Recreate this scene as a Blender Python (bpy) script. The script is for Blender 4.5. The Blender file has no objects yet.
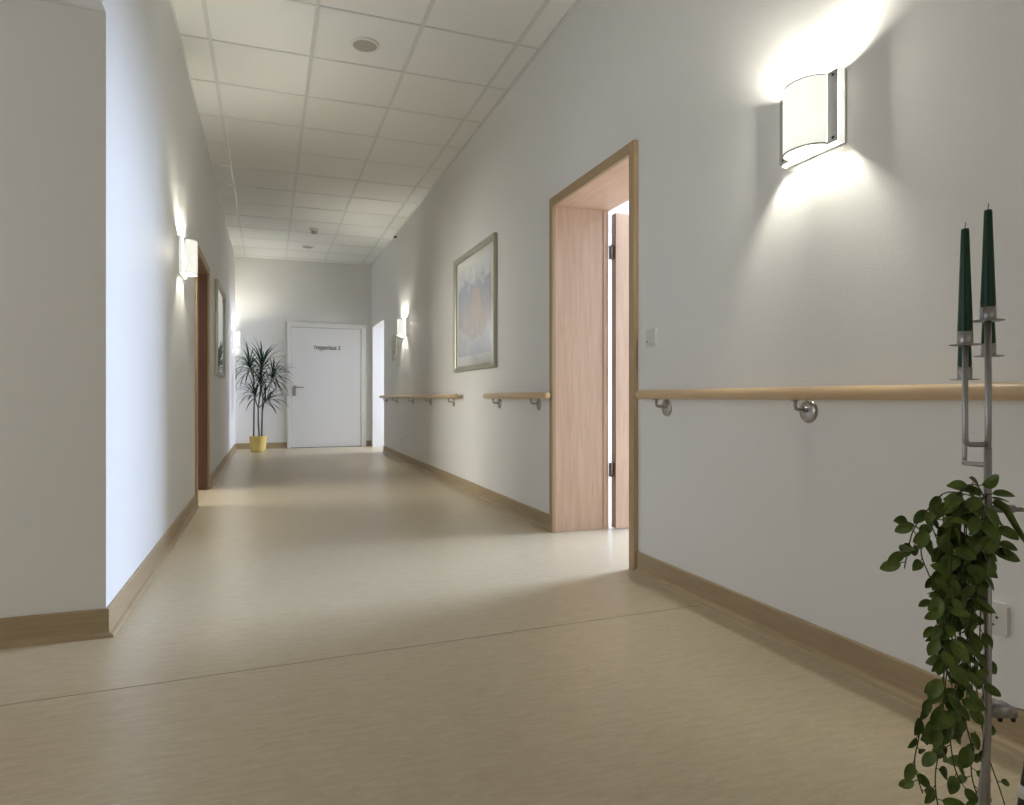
import bpy, math, random
from mathutils import Vector, Matrix

# ------------------------------------------------------------------ camera, world, exposure
S = bpy.context.scene
COL = S.collection
EYE = 0.8455
YAW = 0.3512
FPX = 665.6
cam_d = bpy.data.cameras.new('camera')
cam_d.sensor_width = 36.0
cam_d.lens = FPX / 1024 * 36.0
cam_d.shift_y = -(402.5 - 397.72) / 1024
cam_d.clip_start = 0.02
cam = bpy.data.objects.new('camera', cam_d)
cam.location = (0, 0, EYE)
cam.rotation_euler = (math.pi / 2, 0, -YAW)
COL.objects.link(cam)
S.camera = cam

W = bpy.data.worlds.new('world')
S.world = W
W.use_nodes = True
W.node_tree.nodes['Background'].inputs[0].default_value = (0.62, 0.76, 1.0, 1)
W.node_tree.nodes['Background'].inputs[1].default_value = 1.0

S.view_settings.view_transform = 'Standard'
S.view_settings.look = 'None'
S.view_settings.gamma = 1.0
S.view_settings.use_curve_mapping = False
S.view_settings.exposure = 0.85


def area(name, loc, direction, sx, sy, power, color):
    d = bpy.data.lights.new(name, 'AREA')
    d.shape = 'RECTANGLE'
    d.size, d.size_y = sx, sy
    d.energy = power
    d.color = color
    o = bpy.data.objects.new(name, d)
    o.location = loc
    o.rotation_euler = Vector(direction).to_track_quat('-Z', 'Y').to_euler()
    COL.objects.link(o)
    return o


# daylight from the two right-hand rooms, then three added fill lights out of view
area('side_room_window_daylight', (5.36, 3.75, 1.72), (-1, 0, -0.30), 1.2, 1.6, 205, (0.60, 0.73, 1.0))
area('far_room_window_daylight', (6.5, 10.75, 1.45), (-1, 0.03, -0.02), 1.1, 1.3, 150, (0.72, 0.79, 1.0))
area('lobby_fill', (0.4, -3.93, 1.75), (0, 1, 0.10), 1.7, 1.4, 5.5, (1.0, 0.88, 0.70))  # weak warm fill added behind the camera, no known window
area('niche_fill', (-3.12, 1.3, 1.35), (1, 0.15, -0.05), 1.2, 1.2, 8, (1.0, 0.92, 0.80))  # fill added in the niche to light the near right wall
area('left_room_fill', (-3.6, 6.9, 1.5), (1, 0, 0.05), 2.2, 1.5, 70, (1.0, 0.96, 0.86))  # fill added beyond the left doorway to brighten the middle of the corridor
LAMP_E = 950.0          # strength of each wall lamp's tube

# ------------------------------------------------------------------ room numbers (metres)
R, L, H = 1.694, 0.541, 3.1436
YF, YC = 11.77, 2.717       # far wall, corner of the left wall
WT = 0.37                   # thickness of the right wall
D0, D1, DH = 2.885, 3.825, 2.045   # clear door opening on the right
O0, O1, OH = 10.417, 11.62, 2.062  # open passage at the far right
YB = -4.0

# ------------------------------------------------------------------ materials


def mat(name, color, rough=0.6, metal=0.0, spec=0.5, emit=None, es=0.0):
    m = bpy.data.materials.new(name)
    m.use_nodes = True
    b = m.node_tree.nodes['Principled BSDF']
    b.inputs['Base Color'].default_value = (*color, 1)
    b.inputs['Roughness'].default_value = rough
    b.inputs['Metallic'].default_value = metal
    b.inputs['Specular IOR Level'].default_value = spec
    if emit:
        b.inputs['Emission Color'].default_value = (*emit, 1)
        b.inputs['Emission Strength'].default_value = es
    return m


def nodes(m):
    return m.node_tree.nodes, m.node_tree.links, m.node_tree.nodes['Principled BSDF']


def coords(m, scale=(1, 1, 1), rot=(0, 0, 0)):
    n, l, b = nodes(m)
    tc = n.new('ShaderNodeTexCoord')
    mp = n.new('ShaderNodeMapping')
    mp.inputs['Scale'].default_value = scale
    mp.inputs['Rotation'].default_value = rot
    l.new(tc.outputs['Object'], mp.inputs['Vector'])
    return mp


def noise_color(m, c1, c2, scale=(1, 1, 1), nscale=5.0, detail=6, lo=0.35, hi=0.65, rot=(0, 0, 0), dist=0.0):
    n, l, b = nodes(m)
    mp = coords(m, scale, rot)
    t = n.new('ShaderNodeTexNoise')
    t.inputs['Scale'].default_value = nscale
    t.inputs['Detail'].default_value = detail
    t.inputs['Distortion'].default_value = dist
    l.new(mp.outputs[0], t.inputs['Vector'])
    r = n.new('ShaderNodeValToRGB')
    r.color_ramp.elements[0].position = lo
    r.color_ramp.elements[1].position = hi
    r.color_ramp.elements[0].color = (*c1, 1)
    r.color_ramp.elements[1].color = (*c2, 1)
    l.new(t.outputs[0], r.inputs[0])
    l.new(r.outputs[0], b.inputs['Base Color'])
    return t, r


def bump(m, scale=(1, 1, 1), nscale=50.0, strength=0.2, dist=0.002, detail=2):
    n, l, b = nodes(m)
    mp = coords(m, scale)
    t = n.new('ShaderNodeTexNoise')
    t.inputs['Scale'].default_value = nscale
    t.inputs['Detail'].default_value = detail
    l.new(mp.outputs[0], t.inputs['Vector'])
    bp = n.new('ShaderNodeBump')
    bp.inputs['Strength'].default_value = strength
    bp.inputs['Distance'].default_value = dist
    l.new(t.outputs[0], bp.inputs['Height'])
    l.new(bp.outputs[0], b.inputs['Normal'])


M = {}
M['wall'] = mat('woven_white_wallpaper', (0.84, 0.835, 0.81), 0.75, spec=0.3)


def weave(m):
    # fine glass-fibre weave of the wallpaper
    n, l, b = nodes(m)
    mp = coords(m, (1, 1, 1))
    sx = n.new('ShaderNodeSeparateXYZ')
    l.new(mp.outputs[0], sx.inputs[0])
    add = n.new('ShaderNodeMath'); add.operation = 'ADD'
    l.new(sx.outputs[0], add.inputs[0]); l.new(sx.outputs[1], add.inputs[1])
    cb = n.new('ShaderNodeCombineXYZ')
    l.new(add.outputs[0], cb.inputs[0]); l.new(sx.outputs[2], cb.inputs[1])
    br = n.new('ShaderNodeTexBrick')
    br.inputs['Scale'].default_value = 1.0
    br.inputs['Brick Width'].default_value = 0.009
    br.inputs['Row Height'].default_value = 0.0042
    br.inputs['Mortar Size'].default_value = 0.0011
    br.inputs['Mortar Smooth'].default_value = 1.0
    l.new(cb.outputs[0], br.inputs['Vector'])
    t = n.new('ShaderNodeTexNoise')
    t.inputs['Scale'].default_value = 60
    l.new(mp.outputs[0], t.inputs['Vector'])
    mx = n.new('ShaderNodeMath'); mx.operation = 'MULTIPLY_ADD'
    mx.inputs[1].default_value = -1.0
    l.new(br.outputs['Fac'], mx.inputs[0]); l.new(t.outputs[0], mx.inputs[2])
    bp = n.new('ShaderNodeBump')
    bp.inputs['Strength'].default_value = 0.35
    bp.inputs['Distance'].default_value = 0.0012
    l.new(mx.outputs[0], bp.inputs['Height'])
    l.new(bp.outputs[0], b.inputs['Normal'])


weave(M['wall'])
M['paint'] = mat('white_room_paint', (0.82, 0.825, 0.82), 0.8, spec=0.2)
M['tile'] = mat('mineral_fibre_ceiling_tile', (0.72, 0.715, 0.685), 0.9, spec=0.1)
noise_color(M['tile'], (0.77, 0.765, 0.73), (0.83, 0.825, 0.79), nscale=120, detail=4)
M['grid'] = mat('ceiling_grid_white_metal', (0.66, 0.66, 0.63), 0.4, spec=0.4)
M['gap'] = mat('dark_joint', (0.10, 0.09, 0.08), 0.9)

# linoleum: beige with marbled streaks running across the corridor
m = M['floor'] = mat('marbled_beige_linoleum', (0.6, 0.5, 0.38), 0.34, spec=0.5)
n_, l_, b_ = nodes(m)
t1, r1 = noise_color(m, (0.56, 0.465, 0.31), (0.65, 0.555, 0.39), scale=(1.2, 6.5, 1), nscale=10, detail=8, lo=0.30, hi=0.70, rot=(0, 0, 0.12), dist=0.5)
mp2 = coords(m, (4, 26, 1), (0, 0, 0.16))
t2 = n_.new('ShaderNodeTexNoise'); t2.inputs['Scale'].default_value = 9; t2.inputs['Detail'].default_value = 3
l_.new(mp2.outputs[0], t2.inputs['Vector'])
r2 = n_.new('ShaderNodeValToRGB')
r2.color_ramp.elements[0].position = 0.62; r2.color_ramp.elements[1].position = 0.74
r2.color_ramp.elements[0].color = (0, 0, 0, 1); r2.color_ramp.elements[1].color = (1, 1, 1, 1)
l_.new(t2.outputs[0], r2.inputs[0])
mixc = n_.new('ShaderNodeMix'); mixc.data_type = 'RGBA'
l_.new(r2.outputs[0], mixc.inputs['Factor'])
l_.new(r1.outputs[0], mixc.inputs['A'])
mixc.inputs['B'].default_value = (0.72, 0.67, 0.57, 1)
r3 = n_.new('ShaderNodeValToRGB')
r3.color_ramp.elements[0].position = 0.28; r3.color_ramp.elements[1].position = 0.38
r3.color_ramp.elements[0].color = (1, 1, 1, 1); r3.color_ramp.elements[1].color = (0, 0, 0, 1)
l_.new(t2.outputs[0], r3.inputs[0])
mixd = n_.new('ShaderNodeMix'); mixd.data_type = 'RGBA'
l_.new(r3.outputs[0], mixd.inputs['Factor'])
l_.new(mixc.outputs['Result'], mixd.inputs['A'])
mixd.inputs['B'].default_value = (0.47, 0.385, 0.27, 1)
l_.new(mixd.outputs['Result'], b_.inputs['Base Color'])
mp3 = coords(m, (1, 1, 1))
t3 = n_.new('ShaderNodeTexNoise'); t3.inputs['Scale'].default_value = 2.2; t3.inputs['Detail'].default_value = 3
l_.new(mp3.outputs[0], t3.inputs['Vector'])
bp_ = n_.new('ShaderNodeBump'); bp_.inputs['Strength'].default_value = 0.08; bp_.inputs['Distance'].default_value = 0.01
l_.new(t3.outputs[0], bp_.inputs['Height']); l_.new(bp_.outputs[0], b_.inputs['Normal'])

M['seam'] = mat('floor_weld_seam', (0.33, 0.26, 0.18), 0.6)
M['skirt'] = mat('tan_vinyl_skirting', (0.42, 0.30, 0.165), 0.5, spec=0.4)
noise_color(M['skirt'], (0.37, 0.28, 0.165), (0.42, 0.32, 0.195), scale=(1, 1, 14), nscale=6)


def wood(name, c1, c2, scale, rough=0.45):
    m = mat(name, c1, rough, spec=0.45)
    noise_color(m, c1, c2, scale=scale, nscale=4, detail=6, lo=0.3, hi=0.7, dist=0.8)
    return m


M['beech'] = wood('pink_beech_veneer', (0.60, 0.40, 0.265), (0.70, 0.49, 0.345), (9, 9, 0.7))
M['beech_head'] = wood('pink_beech_veneer_head', (0.60, 0.40, 0.265), (0.70, 0.49, 0.345), (9, 0.7, 9))
M['casing'] = wood('olive_beech_casing', (0.40, 0.275, 0.15), (0.47, 0.335, 0.195), (14, 14, 0.8))
M['casing_head'] = wood('olive_beech_casing_head', (0.40, 0.275, 0.15), (0.47, 0.335, 0.195), (14, 0.8, 14))
M['edge'] = wood('dark_door_edge', (0.22, 0.11, 0.055), (0.28, 0.15, 0.08), (9, 9, 0.7))
M['brown'] = wood('red_brown_door_frame', (0.12, 0.062, 0.04), (0.155, 0.085, 0.055), (9, 9, 0.7))
M['rail'] = wood('beech_handrail', (0.60, 0.42, 0.235), (0.68, 0.50, 0.30), (9, 0.6, 9), 0.33)
M['steel'] = mat('brushed_steel', (0.42, 0.40, 0.37), 0.32, 0.9)
M['lampmetal'] = mat('satin_grey_lamp_metal', (0.46, 0.46, 0.44), 0.4, 0.6)
M['lampplate'] = mat('white_lamp_plate', (0.82, 0.82, 0.80), 0.4)
M['tube'] = mat('glowing_lamp_tube', (1, 1, 1), 0.5, emit=(1.0, 0.965, 0.84), es=LAMP_E)
# opal glass: lets the tube's light through and glows softly
m = bpy.data.materials.new('opal_glass'); m.use_nodes = True
nn = m.node_tree.nodes; ll = m.node_tree.links
for x in list(nn): nn.remove(x)
out = nn.new('ShaderNodeOutputMaterial')
tr = nn.new('ShaderNodeBsdfTranslucent'); tr.inputs[0].default_value = (0.055, 0.055, 0.051, 1)
df = nn.new('ShaderNodeBsdfDiffuse'); df.inputs[0].default_value = (0.55, 0.55, 0.52, 1)
em = nn.new('ShaderNodeEmission'); em.inputs[0].default_value = (1.0, 0.98, 0.92, 1); em.inputs[1].default_value = 0.36
a1 = nn.new('ShaderNodeAddShader'); a2 = nn.new('ShaderNodeAddShader')
ll.new(tr.outputs[0], a1.inputs[0]); ll.new(df.outputs[0], a1.inputs[1])
ll.new(a1.outputs[0], a2.inputs[0]); ll.new(em.outputs[0], a2.inputs[1])
ll.new(a2.outputs[0], out.inputs[0])
M['opal'] = m
M['white'] = mat('white_plastic', (0.70, 0.69, 0.66), 0.35)
M['black'] = mat('black_plastic', (0.015, 0.015, 0.015), 0.4)
M['doorwhite'] = mat('white_lacquered_door', (0.80, 0.795, 0.765), 0.4)
M['doorframe'] = mat('cream_white_door_frame', (0.76, 0.755, 0.70), 0.45)
M['print'] = mat('dark_lettering', (0.04, 0.04, 0.04), 0.6)
M['frame'] = mat('champagne_metal_frame', (0.42, 0.41, 0.32), 0.35, 0.5)
M['mirror'] = mat('mirror_glass', (0.9, 0.9, 0.9), 0.03, 1.0)
M['candlesteel'] = mat('satin_aluminium', (0.42, 0.42, 0.43), 0.38, 0.75)
M['candle'] = mat('dark_green_wax', (0.006, 0.065, 0.035), 0.42, spec=0.4)
noise_color(M['candle'], (0.003, 0.042, 0.021), (0.006, 0.060, 0.031), nscale=8)
M['wick'] = mat('candle_wick', (0.10, 0.09, 0.08), 0.9)
M['leaf'] = mat('vine_leaf', (0.10, 0.17, 0.04), 0.45, spec=0.35)
noise_color(M['leaf'], (0.045, 0.085, 0.010), (0.14, 0.20, 0.04), nscale=28, detail=2, lo=0.3, hi=0.7)
M['vinestem'] = mat('vine_stem', (0.05, 0.07, 0.02), 0.6)
M['blade'] = mat('dracaena_leaf', (0.03, 0.085, 0.03), 0.4)
noise_color(M['blade'], (0.010, 0.032, 0.014), (0.035, 0.085, 0.035), nscale=14, detail=2)
M['cane'] = mat('dracaena_cane', (0.15, 0.12, 0.09), 0.8)
M['pot'] = mat('yellow_ceramic_glaze', (0.80, 0.62, 0.20), 0.3)
M['soil'] = mat('potting_soil', (0.04, 0.03, 0.02), 0.95)
M['grille'] = mat('grey_speaker_grille', (0.40, 0.375, 0.32), 0.8)
M['paper'] = mat('cream_notice_paper', (0.66, 0.66, 0.58), 0.6)
M['matboard'] = mat('white_picture_mat', (0.78, 0.78, 0.73), 0.02, spec=0.5)

# ------------------------------------------------------------------ mesh helpers


class MB:
    def __init__(self):
        self.v, self.f, self.m, self.s = [], [], [], []

    def box(self, a, b, mi=0):
        x0, y0, z0 = [min(p, q) for p, q in zip(a, b)]
        x1, y1, z1 = [max(p, q) for p, q in zip(a, b)]
        k = len(self.v)
        self.v += [(x0, y0, z0), (x1, y0, z0), (x1, y1, z0), (x0, y1, z0), (x0, y0, z1), (x1, y0, z1), (x1, y1, z1), (x0, y1, z1)]
        for q in ((0, 3, 2, 1), (4, 5, 6, 7), (0, 1, 5, 4), (1, 2, 6, 5), (2, 3, 7, 6), (3, 0, 4, 7)):
            self.f.append([k + i for i in q]); self.m.append(mi); self.s.append(False)
        return self

    def quad(self, pts, mi=0, smooth=False):
        k = len(self.v); self.v += [tuple(p) for p in pts]
        self.f.append(list(range(k, k + len(pts)))); self.m.append(mi); self.s.append(smooth)
        return self

    def grid(self, rows, mi=0, closed=False, smooth=True):
        # rows of equal length joined by quads
        k = len(self.v); n = len(rows[0])
        for r in rows: self.v += [tuple(p) for p in r]
        for i in range(len(rows) - 1):
            for j in range(n if closed else n - 1):
                j2 = (j + 1) % n
                self.f.append([k + i * n + j, k + i * n + j2, k + (i + 1) * n + j2, k + (i + 1) * n + j])
                self.m.append(mi); self.s.append(smooth)
        return k

    def tube(self, pts, r, seg=12, mi=0, caps=True):
        pts = [Vector(p) for p in pts]
        rs = r if isinstance(r, (list, tuple)) else [r] * len(pts)
        rows = []
        up = None
        for i, p in enumerate(pts):
            t = (pts[min(i + 1, len(pts) - 1)] - pts[max(i - 1, 0)]).normalized()
            if up is None:
                up = Vector((0, 0, 1)) if abs(t.z) < 0.9 else Vector((1, 0, 0))
            a = t.cross(up).normalized(); b = a.cross(t).normalized(); up = b
            rows.append([p + (a * math.cos(2 * math.pi * j / seg) + b * math.sin(2 * math.pi * j / seg)) * rs[i] for j in range(seg)])
        k = self.grid(rows, mi, closed=True)
        if caps:
            self.f.append([k + j for j in range(seg)][::-1]); self.m.append(mi); self.s.append(False)
            e = k + (len(rows) - 1) * seg
            self.f.append([e + j for j in range(seg)]); self.m.append(mi); self.s.append(False)
        return self

    def lathe(self, prof, c, axis=(0, 0, 1), seg=24, mi=0):
        # prof: (radius, height) along the axis
        q = Vector((0, 0, 1)).rotation_difference(Vector(axis))
        c = Vector(c)
        rows = [[c + q @ Vector((rr * math.cos(2 * math.pi * j / seg), rr * math.sin(2 * math.pi * j / seg), h)) for j in range(seg)] for rr, h in prof]
        self.grid(rows, mi, closed=True)
        return self

    def build(self, name, mats, parent=None, bevel=0.0, origin=None):
        me = bpy.data.meshes.new(name)
        o0 = Vector(origin) if origin else Vector((0, 0, 0))
        me.from_pydata([tuple(Vector(p) - o0) for p in self.v], [], self.f)
        me.validate()
        if not isinstance(mats, (list, tuple)): mats = [mats]
        for x in mats: me.materials.append(x)
        for p, mi, s in zip(me.polygons, self.m, self.s):
            p.material_index = mi; p.use_smooth = s
        me.update()
        o = bpy.data.objects.new(name, me)
        o.location = o0
        COL.objects.link(o)
        if parent: o.parent = parent
        if bevel:
            b = o.modifiers.new('bevel', 'BEVEL'); b.width = bevel; b.segments = 2; b.limit_method = 'ANGLE'
            b.angle_limit = math.radians(50)
        return o


def empty(name, loc, label, cat, group=None, rz=0.0):
    o = bpy.data.objects.new(name, None)
    o.empty_display_size = 0.1
    o.location = loc
    o.rotation_euler = (0, 0, rz)
    COL.objects.link(o)
    return tag(o, label, cat, group)


def tag(o, label, cat, group=None):
    o['label'] = label; o['category'] = cat
    if group: o['group'] = group
    return o


def struct(o, label=None):
    o['kind'] = 'structure'
    if label: o['label'] = label
    return o


def copy_tree(o, parent=None):
    c = o.copy(); COL.objects.link(c)
    if parent:
        c.parent = parent
    for ch in [x for x in bpy.data.objects if x.parent == o]:
        copy_tree(ch, c)
    return c


# ------------------------------------------------------------------ shell
b = MB()
b.box((-3.9, YB - 0.2, -0.10), (7.0, 14.0, 0.0))
struct(b.build('floor', M['floor']), 'marbled beige linoleum floor of the corridor')

b = MB()
b.tube([(-3.1, 2.11, 0.0002), (R - 0.01, 2.285, 0.0002)], 0.0009, 6)
struct(b.build('trim_1', M['seam']), 'thin weld seam across the linoleum floor')

# ceiling: tiles lie in a grid of metal bars
XA, Y1, T = -0.3513, 4.0616, 0.625
b = MB()
b.box((-L - 0.2, YB - 0.2, H + 0.006), (R + 0.2, YF + 0.2, H + 0.2), 0)
for i in range(4):
    x = XA + i * T
    b.box((x - 0.012, YB, H), (x + 0.012, YF, H + 0.008), 1)
k = -12
while Y1 + k * T < YF:
    y = Y1 + k * T
    if y > YB:
        b.box((-L, y - 0.0075, H + 0.0015), (R, y + 0.0075, H + 0.008), 1)
        b.box((-L, y + 0.0075, H + 0.004), (R, y + 0.0105, H + 0.008), 2)
    k += 1
b.box((-L, YB, H - 0.002), (-L + 0.018, YF, H + 0.008), 1)
b.box((R - 0.018, YB, H - 0.002), (R, YF, H + 0.008), 1)
b.box((-L, YF - 0.018, H - 0.002), (R, YF, H + 0.008), 1)
struct(b.build('ceiling', [M['tile'], M['grid'], M['gap']]), 'white mineral fibre ceiling tiles in a metal grid')

# right wall with the doorway and the far passage
b = MB()
b.box((R, YB, 0), (R + WT, D0 - 0.02, H + 0.1))
b.box((R, D0 - 0.02, DH + 0.02), (R + WT, D1 + 0.02, H + 0.1))
b.box((R, D1 + 0.02, 0), (R + WT, O0, H + 0.1))
b.box((R, O0, OH), (R + WT, O1, H + 0.1))
b.box((R, O1, 0), (R + WT, YF, H + 0.1))
struct(b.build('wall_right', M['wall']))

# left wall, its doorway recess, and the beam above the open niche on the left
E0, E1, EH = 5.72, 6.72, 1.985
b = MB()
b.box((-L - 0.25, YC, 0), (-L, E0, H + 0.1))
b.box((-L - 0.25, E0, EH), (-L, E1, H + 0.1))
b.box((-L - 0.25, E1, 0), (-L, YF, H + 0.1))
b.box((-3.2, YC, 0), (-L - 0.25, YC + 0.25, H))
b.box((-L - 0.25, YB, 2.215), (-L, YC, H + 0.1))
struct(b.build('wall_left', M['wall']))
b = MB()
b.box((-3.2, YB, 2.215), (-L - 0.25, YC, 2.4))
struct(b.build('ceiling_niche', M['paint']), 'lower white ceiling of the open niche on the left')

b = MB()
b.box((-L - 0.25, YF, 0), (7.0, YF + 0.2, H + 0.1))
struct(b.build('wall_far', M['wall']))
b = MB()
b.box((-3.2, YB - 0.2, 0), (R + WT, YB, H + 0.1))
struct(b.build('wall_back', M['wall']))
b = MB()
b.box((-3.4, YB - 0.2, 0), (-3.2, 0.65, 2.4)); b.box((-3.4, 1.95, 0), (-3.2, YC + 0.25, 2.4))
b.box((-3.4, 0.65, 0), (-3.2, 1.95, 0.7)); b.box((-3.4, 0.65, 2.0), (-3.2, 1.95, 2.4))
struct(b.build('wall_niche', M['wall']))

# room behind the right-hand doorway
b = MB()
b.box((5.45, 0.6, 0), (5.65, 3.1, 2.8)); b.box((5.45, 4.4, 0), (5.65, 7.0, 2.8))
b.box((5.45, 3.1, 0), (5.65, 4.4, 0.88)); b.box((5.45, 3.1, 2.56), (5.65, 4.4, 2.8))
b.box((R + WT, 0.6, 0), (5.45, 0.8, 2.8)); b.box((R + WT, 6.8, 0), (5.45, 7.0, 2.8))
struct(b.build('wall_side_room', M['paint']))
b = MB(); b.box((R + WT, 0.6, 2.75), (5.65, 7.0, 2.85))
struct(b.build('ceiling_side_room', M['paint']))
b = MB()
for y in (3.1, 3.72, 4.34): b.box((5.47, y, 0.88), (5.53, y + 0.06, 2.56))
for z in (0.88, 2.50): b.box((5.47, 3.1, z), (5.53, 4.4, z + 0.06))
struct(b.build('window_1', M['white']))

# unseen room added behind the brown doorway on the left, for its fill light
b = MB()
b.box((-3.9, 4.6, 0), (-3.7, 5.8, 2.8)); b.box((-3.9, 8.0, 0), (-3.7, 9.4, 2.8))
b.box((-3.9, 5.8, 0), (-3.7, 8.0, 0.72)); b.box((-3.9, 5.8, 2.28), (-3.7, 8.0, 2.8))
b.box((-3.7, 4.6, 0), (-L - 0.25, 4.8, 2.8)); b.box((-3.7, 9.2, 0), (-L - 0.25, 9.4, 2.8))
struct(b.build('wall_left_room', M['paint']))
b = MB(); b.box((-3.9, 4.6, 2.75), (-L - 0.25, 9.4, 2.85))
struct(b.build('ceiling_left_room', M['paint']))

# space behind the far passage
b = MB()
b.box((6.6, 9.0, 0), (6.8, 10.2, 2.8)); b.box((6.6, 11.3, 0), (6.8, YF, 2.8))
b.box((6.6, 10.2, 0), (6.8, 11.3, 0.75)); b.box((6.6, 10.2, 2.15), (6.8, 11.3, 2.8))
b.box((R + WT, 9.0, 0), (6.6, 9.2, 2.8))
struct(b.build('wall_side_passage', M['paint']))
b = MB(); b.box((R + WT, 9.0, 2.7), (6.8, YF, 2.8))
struct(b.build('ceiling_side_passage', M['paint']))

# ------------------------------------------------------------------ skirting boards
SH = 0.098


def skirt(b, a, c, nrm, ma=0.0, mc=0.0):
    # straight skirting from a to c; nrm points into the corridor
    (x0, y0), (x1, y1) = a, c
    nx, ny = nrm
    prof = [(0.0, SH), (0.008, SH), (0.011, SH - 0.004), (0.012, 0.022), (0.014, 0.016), (0.026, 0.010), (0.030, 0.0)]
    ln = math.hypot(x1 - x0, y1 - y0); ux, uy = (x1 - x0) / ln, (y1 - y0) / ln
    rows = [[(x + nx * d + ux * d * m_, y + ny * d + uy * d * m_, z) for d, z in prof] for (x, y), m_ in ((a, ma), (c, mc))]
    b.grid(rows, 0, smooth=False)
    for r in rows: b.quad([(r[0][0], r[0][1], 0)] + r)


b = MB(); skirt(b, (R, YB), (R, D0 - 0.057), (-1, 0)); skirt(b, (R, D1 + 0.048), (R, O0), (-1, 0))
skirt(b, (R - 0.0, O0), (R + WT, O0), (0, 1))
struct(b.build('baseboard_right', M['skirt']))
b = MB(); skirt(b, (-L, YC), (-L, E0 - 0.06), (1, 0), ma=-1.0); skirt(b, (-L, E1 + 0.06), (-L, YF), (1, 0))
struct(b.build('baseboard_left', M['skirt']))
b = MB(); skirt(b, (-3.2, YC), (-L, YC), (0, -1), mc=1.0)
struct(b.build('baseboard_niche', M['skirt']))
b = MB(); skirt(b, (-L, YF), (0.297, YF), (0, -1)); skirt(b, (1.602, YF), (R, YF), (0, -1)); skirt(b, (R, YF), (4.5, YF), (0, -1))
struct(b.build('baseboard_far', M['skirt']))

# ------------------------------------------------------------------ right doorway: casing, lining, door leaf
d1 = empty('door_1', (R, (D0 + D1) / 2, 0), 'wide beech door frame on the right wall, door open into the bright room', 'door')
struct(d1)
CX = R - 0.025
CW = 0.05


def place(o, parent):
    o.parent = parent
    o.matrix_parent_inverse = Matrix.Translation(-Vector(parent.location))
    return o


b = MB()
b.box((CX, D0 - CW, 0), (R, D0, DH + CW + 0.008)); b.box((CX, D1, 0), (R, D1 + CW, DH + CW + 0.008))
place(b.build('casing', M['casing'], bevel=0.004), d1)
b = MB(); b.box((CX, D0, DH), (R, D1, DH + CW + 0.008))
place(b.build('casing_head', M['casing_head'], bevel=0.004), d1)
b = MB()
b.box((R - 0.001, D0 - 0.02, 0), (R + WT + 0.005, D0 - 0.006, DH + 0.02)); b.box((R - 0.001, D1 + 0.006, 0), (R + WT + 0.005, D1 + 0.02, DH + 0.02))
b.box((R + WT - 0.035, D1 - 0.004, 0), (R + WT - 0.028, D1 + 0.006, DH))
place(b.build('lining', M['beech']), d1)
b = MB(); b.box((R - 0.001, D0 - 0.006, DH + 0.006), (R + WT + 0.005, D1 + 0.006, DH + 0.02))
place(b.build('lining_head', M['beech_head']), d1)
LX, LY = R + WT + 0.028, 3.775
b = MB()
b.box((LX, LY, 0.008), (LX + 0.93, LY + 0.058, 2.03), 0)
b.box((LX - 0.001, LY + 0.001, 0.009), (LX, LY + 0.057, 2.029), 1)
leaf = place(b.build('door_leaf', [M['beech'], M['edge']], bevel=0.002), d1)
b = MB()
b.tube([(LX + 0.86, LY, 1.04), (LX + 0.86, LY - 0.055, 1.04), (LX + 0.74, LY - 0.058, 1.04)], 0.009)
b.box((LX + 0.84, LY - 0.006, 0.94), (LX + 0.88, LY, 1.08))
h_ = b.build('door_handle', M['steel']); place(h_, leaf)
for z in (0.335, 1.74):
    b = MB()
    b.tube([(LX - 0.014, LY + 0.03, z), (LX - 0.014, LY + 0.03, z + 0.09)], 0.007)
    b.box((LX - 0.022, D1 - 0.002, z), (LX + 0.004, D1 + 0.003, z + 0.09))
    place(b.build('hinge', M['steel']), d1)

# ------------------------------------------------------------------ left doorway (seen at a grazing angle)
d2 = empty('door_2', (-L, (E0 + E1) / 2, 0), 'brown framed doorway in the left wall beside the wall lamp', 'door')
struct(d2)
b = MB()
b.box((-L, E0 - 0.06, 0), (-L + 0.018, E0, EH + 0.06)); b.box((-L, E1, 0), (-L + 0.018, E1 + 0.06, EH + 0.06))
b.box((-L, E0, EH), (-L + 0.018, E1, EH + 0.06))
place(b.build('casing', M['casing'], bevel=0.003), d2)
b = MB()
b.box((-L - 0.25, E0, 0), (-L + 0.001, E0 + 0.012, EH)); b.box((-L - 0.25, E1 - 0.012, 0), (-L + 0.001, E1, EH))
b.box((-L - 0.25, E0 + 0.012, EH - 0.012), (-L + 0.001, E1 - 0.012, EH))
place(b.build('lining', M['brown']), d2)
b = MB(); b.box((-L - 1.40, E0 - 0.035, 0.006), (-L - 0.262, E0 + 0.006, EH - 0.012))
place(b.build('door_leaf', M['brown'], bevel=0.003), d2)

# ------------------------------------------------------------------ white door at the end of the corridor
d3 = empty('door_3', (0.95, YF, 0), 'white door with dark lettering at the end of the corridor', 'door')
struct(d3)
FY = YF - 0.03
b = MB()
b.box((0.297, FY, 0), (0.360, YF, 2.035)); b.box((1.515, FY, 0), (1.602, YF, 2.035)); b.box((0.297, FY, 2.035), (1.602, YF, 2.122))
place(b.build('door_frame', M['doorframe'], bevel=0.006), d3)
b = MB(); b.box((0.364, YF - 0.012, 0.008), (1.511, YF, 2.03))
dl = place(b.build('door_leaf', M['doorwhite'], bevel=0.002), d3)
b = MB(); b.box((0.360, YF - 0.004, 0.0), (1.515, YF - 0.001, 2.035))
place(b.build('door_rebate', M['gap']), d3)
b = MB()
b.box((0.395, YF - 0.022, 0.875), (0.44, YF - 0.012, 1.05))
b.tube([(0.418, YF - 0.02, 1.02), (0.418, YF - 0.065, 1.02), (0.43, YF - 0.072, 1.02), (0.56, YF - 0.072, 1.02)], 0.010)
b.lathe([(0, 0), (0.008, 0), (0.008, 0.003), (0, 0.003)], (0.418, YF - 0.022, 0.93), (0, -1, 0))
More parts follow.
